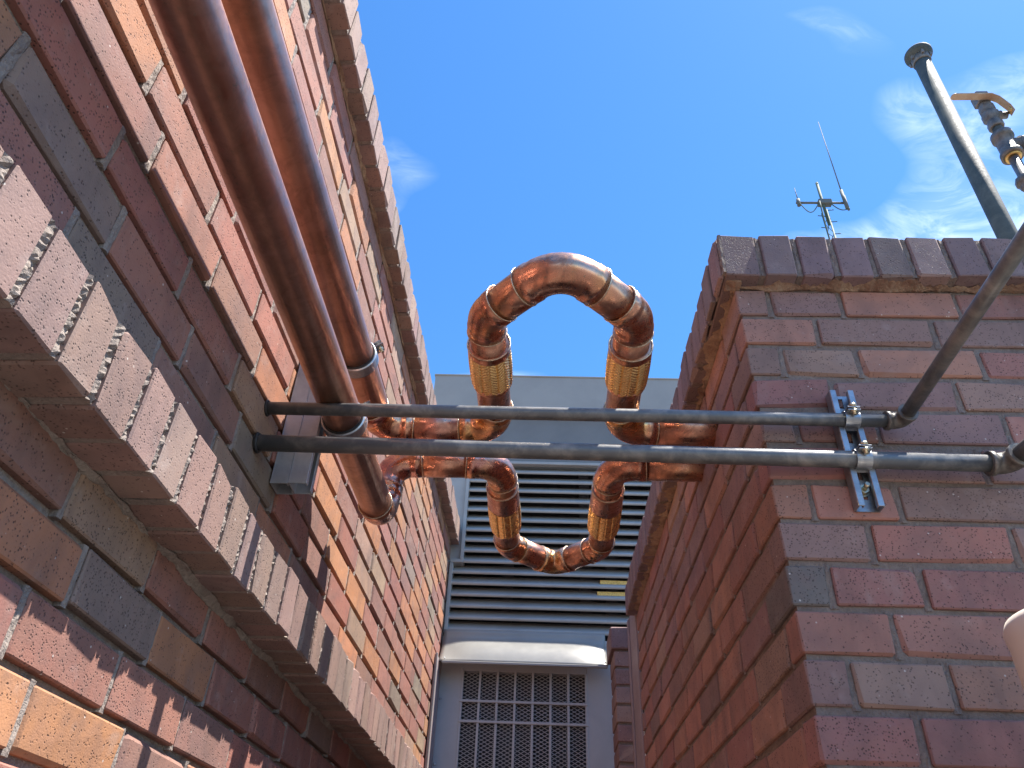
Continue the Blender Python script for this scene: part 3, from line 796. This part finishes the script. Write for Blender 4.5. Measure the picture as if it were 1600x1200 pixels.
def strap(root, z, r, dx=0.0):
    """pipe strap: two bent halves round the pipe, feet hooked in the channel, bolt on top"""
    mb = MB(); yc = -.0255; n = 18
    for half in (0, 1):
        ys = []
        for k in range(n+1):
            a = -PI*.5 + PI*k/n*1.0 if half == 0 else PI*.5 + PI*k/n
            ys.append((yc + math.cos(a)*(r+.0012)*-1, z + math.sin(a)*(r+.0012)))
    prof_o = []; prof_i = []
    for k in range(n+1):
        a = PI*.62 - PI*1.24*k/n
        prof_o.append((yc - math.cos(a)*(r+.0028), z + math.sin(a)*(r+.0028))); prof_i.append((yc - math.cos(a)*(r+.0006), z + math.sin(a)*(r+.0006)))
    poly = [(-.016, prof_o[0][1]+.002)] + prof_o + [(-.016, prof_o[-1][1]-.002), (-.014, prof_i[-1][1])] + list(reversed(prof_i)) + [(-.014, prof_i[0][1])]
    mb.extrude(poly, 0, -.0115+dx, .0115+dx)
    o = mb.build('clamp', ZINC, root)
    ear = MB(); ear.box((-.010+dx, yc-r-.012, z+r*.35), (.010+dx, yc-r*.9, z+r*.35+.002), .0005); ear.box((-.010+dx, yc-r-.012, z+r*.35+.005), (.010+dx, yc-r*.9, z+r*.35+.007), .0005)
    ear.build('ear', ZINC, o)
    MB().prof((dx, yc-r-.008, z+r*.35-.007), (dx, yc-r-.008, z+r*.35+.013), [(0, .003), (.25, .003), (.26, .0055), (.42, .0055), (.43, .003), (.72, .003), (.73, .006), (.95, .006), (1, .003)], 10).build('bolt', BOLT, o)
strap(sr, .697-.548+.001, .0112); strap(sr, .6245-.548, .0138)

# ------------------------------------------------------------------ vent pipe on the right roof
vt = thing('vent_pipe', 'tall green grey vent pipe with flanged cap rising behind the right coping', 'pipe', (1.408, 1.70, 1.03))
MB().sweep([(0, 0, 0), (.003, 0, .8), (.006, 0, 1.80)], [.0290]*3, 28).build('pipe', VENT, vt)
cp = MB(); cp.prof((.006, 0, 1.765), (.006, 0, 1.80), [(0, .0315), (.3, .034), (1, .034)], 24); cp.build('collar', FITTING, vt)
cp = MB(); cp.prof((.006, 0, 1.80), (.006, 0, 1.838), [(0, .034), (.1, .036), (.3, .046), (.5, .050), (.8, .050), (1, .045)], 28); cp.build('flange_cap', VENT, vt)
for k in range(6):
    a = 2*PI*k/6+.3
    MB().box((.006+math.cos(a)*.036-.005, math.sin(a)*.036-.005, 1.783), (.006+math.cos(a)*.036+.005, math.sin(a)*.036+.005, 1.803), .001).build('web', FITTING, vt)

# ------------------------------------------------------------------ antenna mast in the distance
ant = thing('antenna_mast', 'distant pale green lattice mast with cross arm and long whip antenna', 'antenna', (4.135, 8.0, GZ))
def zz(z): return z - GZ
lat = MB()
corners = [(.055*math.cos(2*PI*k/3+.5), .055*math.sin(2*PI*k/3+.5)) for k in range(3)]
ztop = zz(9.18)
for (x, y) in corners: lat.rod((x, y, 0), (x, y, ztop), .012, 6)
z = 0.0; k = 0
while z < ztop-.2:
    for i in range(3):
        a, b = corners[i], corners[(i+1) % 3]
        if k % 2: a, b = b, a
        lat.rod((a[0], a[1], z), (b[0], b[1], z+.2), .005, 4)
    z += .2; k += 1
lat.build('lattice', MASTG, ant)
MB().rod((0, 0, zz(8.9)), (0, 0, zz(9.86)), .022, 10).build('mast_tube', MASTG, ant)
MB().rod((-.40, 0, zz(9.395)), (.345, 0, zz(9.385)), .019, 10).build('cross_arm', ANTW, ant)
MB().box((-.07, -.05, zz(9.34)), (.13, .05, zz(9.44)), .01).build('clamp_plate', ANTW, ant)
wh = MB(); wh.rod((.318, -.03, zz(9.62)), (.315, -.03, zz(11.40)), .010, 8, .005); wh.build('whip', ANTW, ant)
wb = MB(); wb.rod((.325, -.03, zz(9.22)), (.318, -.03, zz(9.64)), .026, 8); wb.rod((.37, .02, zz(9.25)), (.365, .02, zz(9.58)), .018, 8); wb.build('whip_base', ANTW, ant)
wh = MB(); wh.rod((-.36, 0, zz(9.40)), (-.365, 0, zz(9.74)), .010, 6, .005); wh.rod((-.365, 0, zz(9.33)), (-.36, 0, zz(9.47)), .03, 8); wh.build('short_whip', ANTW, ant)
cb = MB(); cb.sweep([(-.36+.3*t, -.03, zz(9.36-.30*math.sin(PI*t)*(1-t*.6))) for t in [i/12 for i in range(13)]], [.008]*13, 6)
cb.sweep([(.36-.27*t, -.03, zz(9.24-.10*math.sin(PI*t)+.12*t)) for t in [i/12 for i in range(13)]], [.008]*13, 6)
cb.sweep([(-.07-.02*math.sin(3*t), -.06, zz(9.36-1.5*t)) for t in [i/12 for i in range(13)]], [.012]*13, 6); cb.build('cable', MASTG, ant)
for k in range(8):
    z = zz(9.22-.13*k); s_ = -1 if k % 2 else 1
    MB().rod((s_*.03, 0, z), (s_*.13, 0, z+.01), .007, 6).build('step', MASTG, ant)

# ------------------------------------------------------------------ cream plastic pipe stub at the right edge
pv = thing('plastic_pipe', 'cream plastic pipe end cut off by the right edge before the brick face', 'pipe', (.563, .80, GZ))
pb = MB(); hz = .298 - GZ
pb.prof((0, 0, 0), (0, 0, hz), [(0, .078), (.985, .086), (.994, .088), (1, .084), (1, .074), (.93, .070)], 48)
pb.build('tube', PVC, pv)
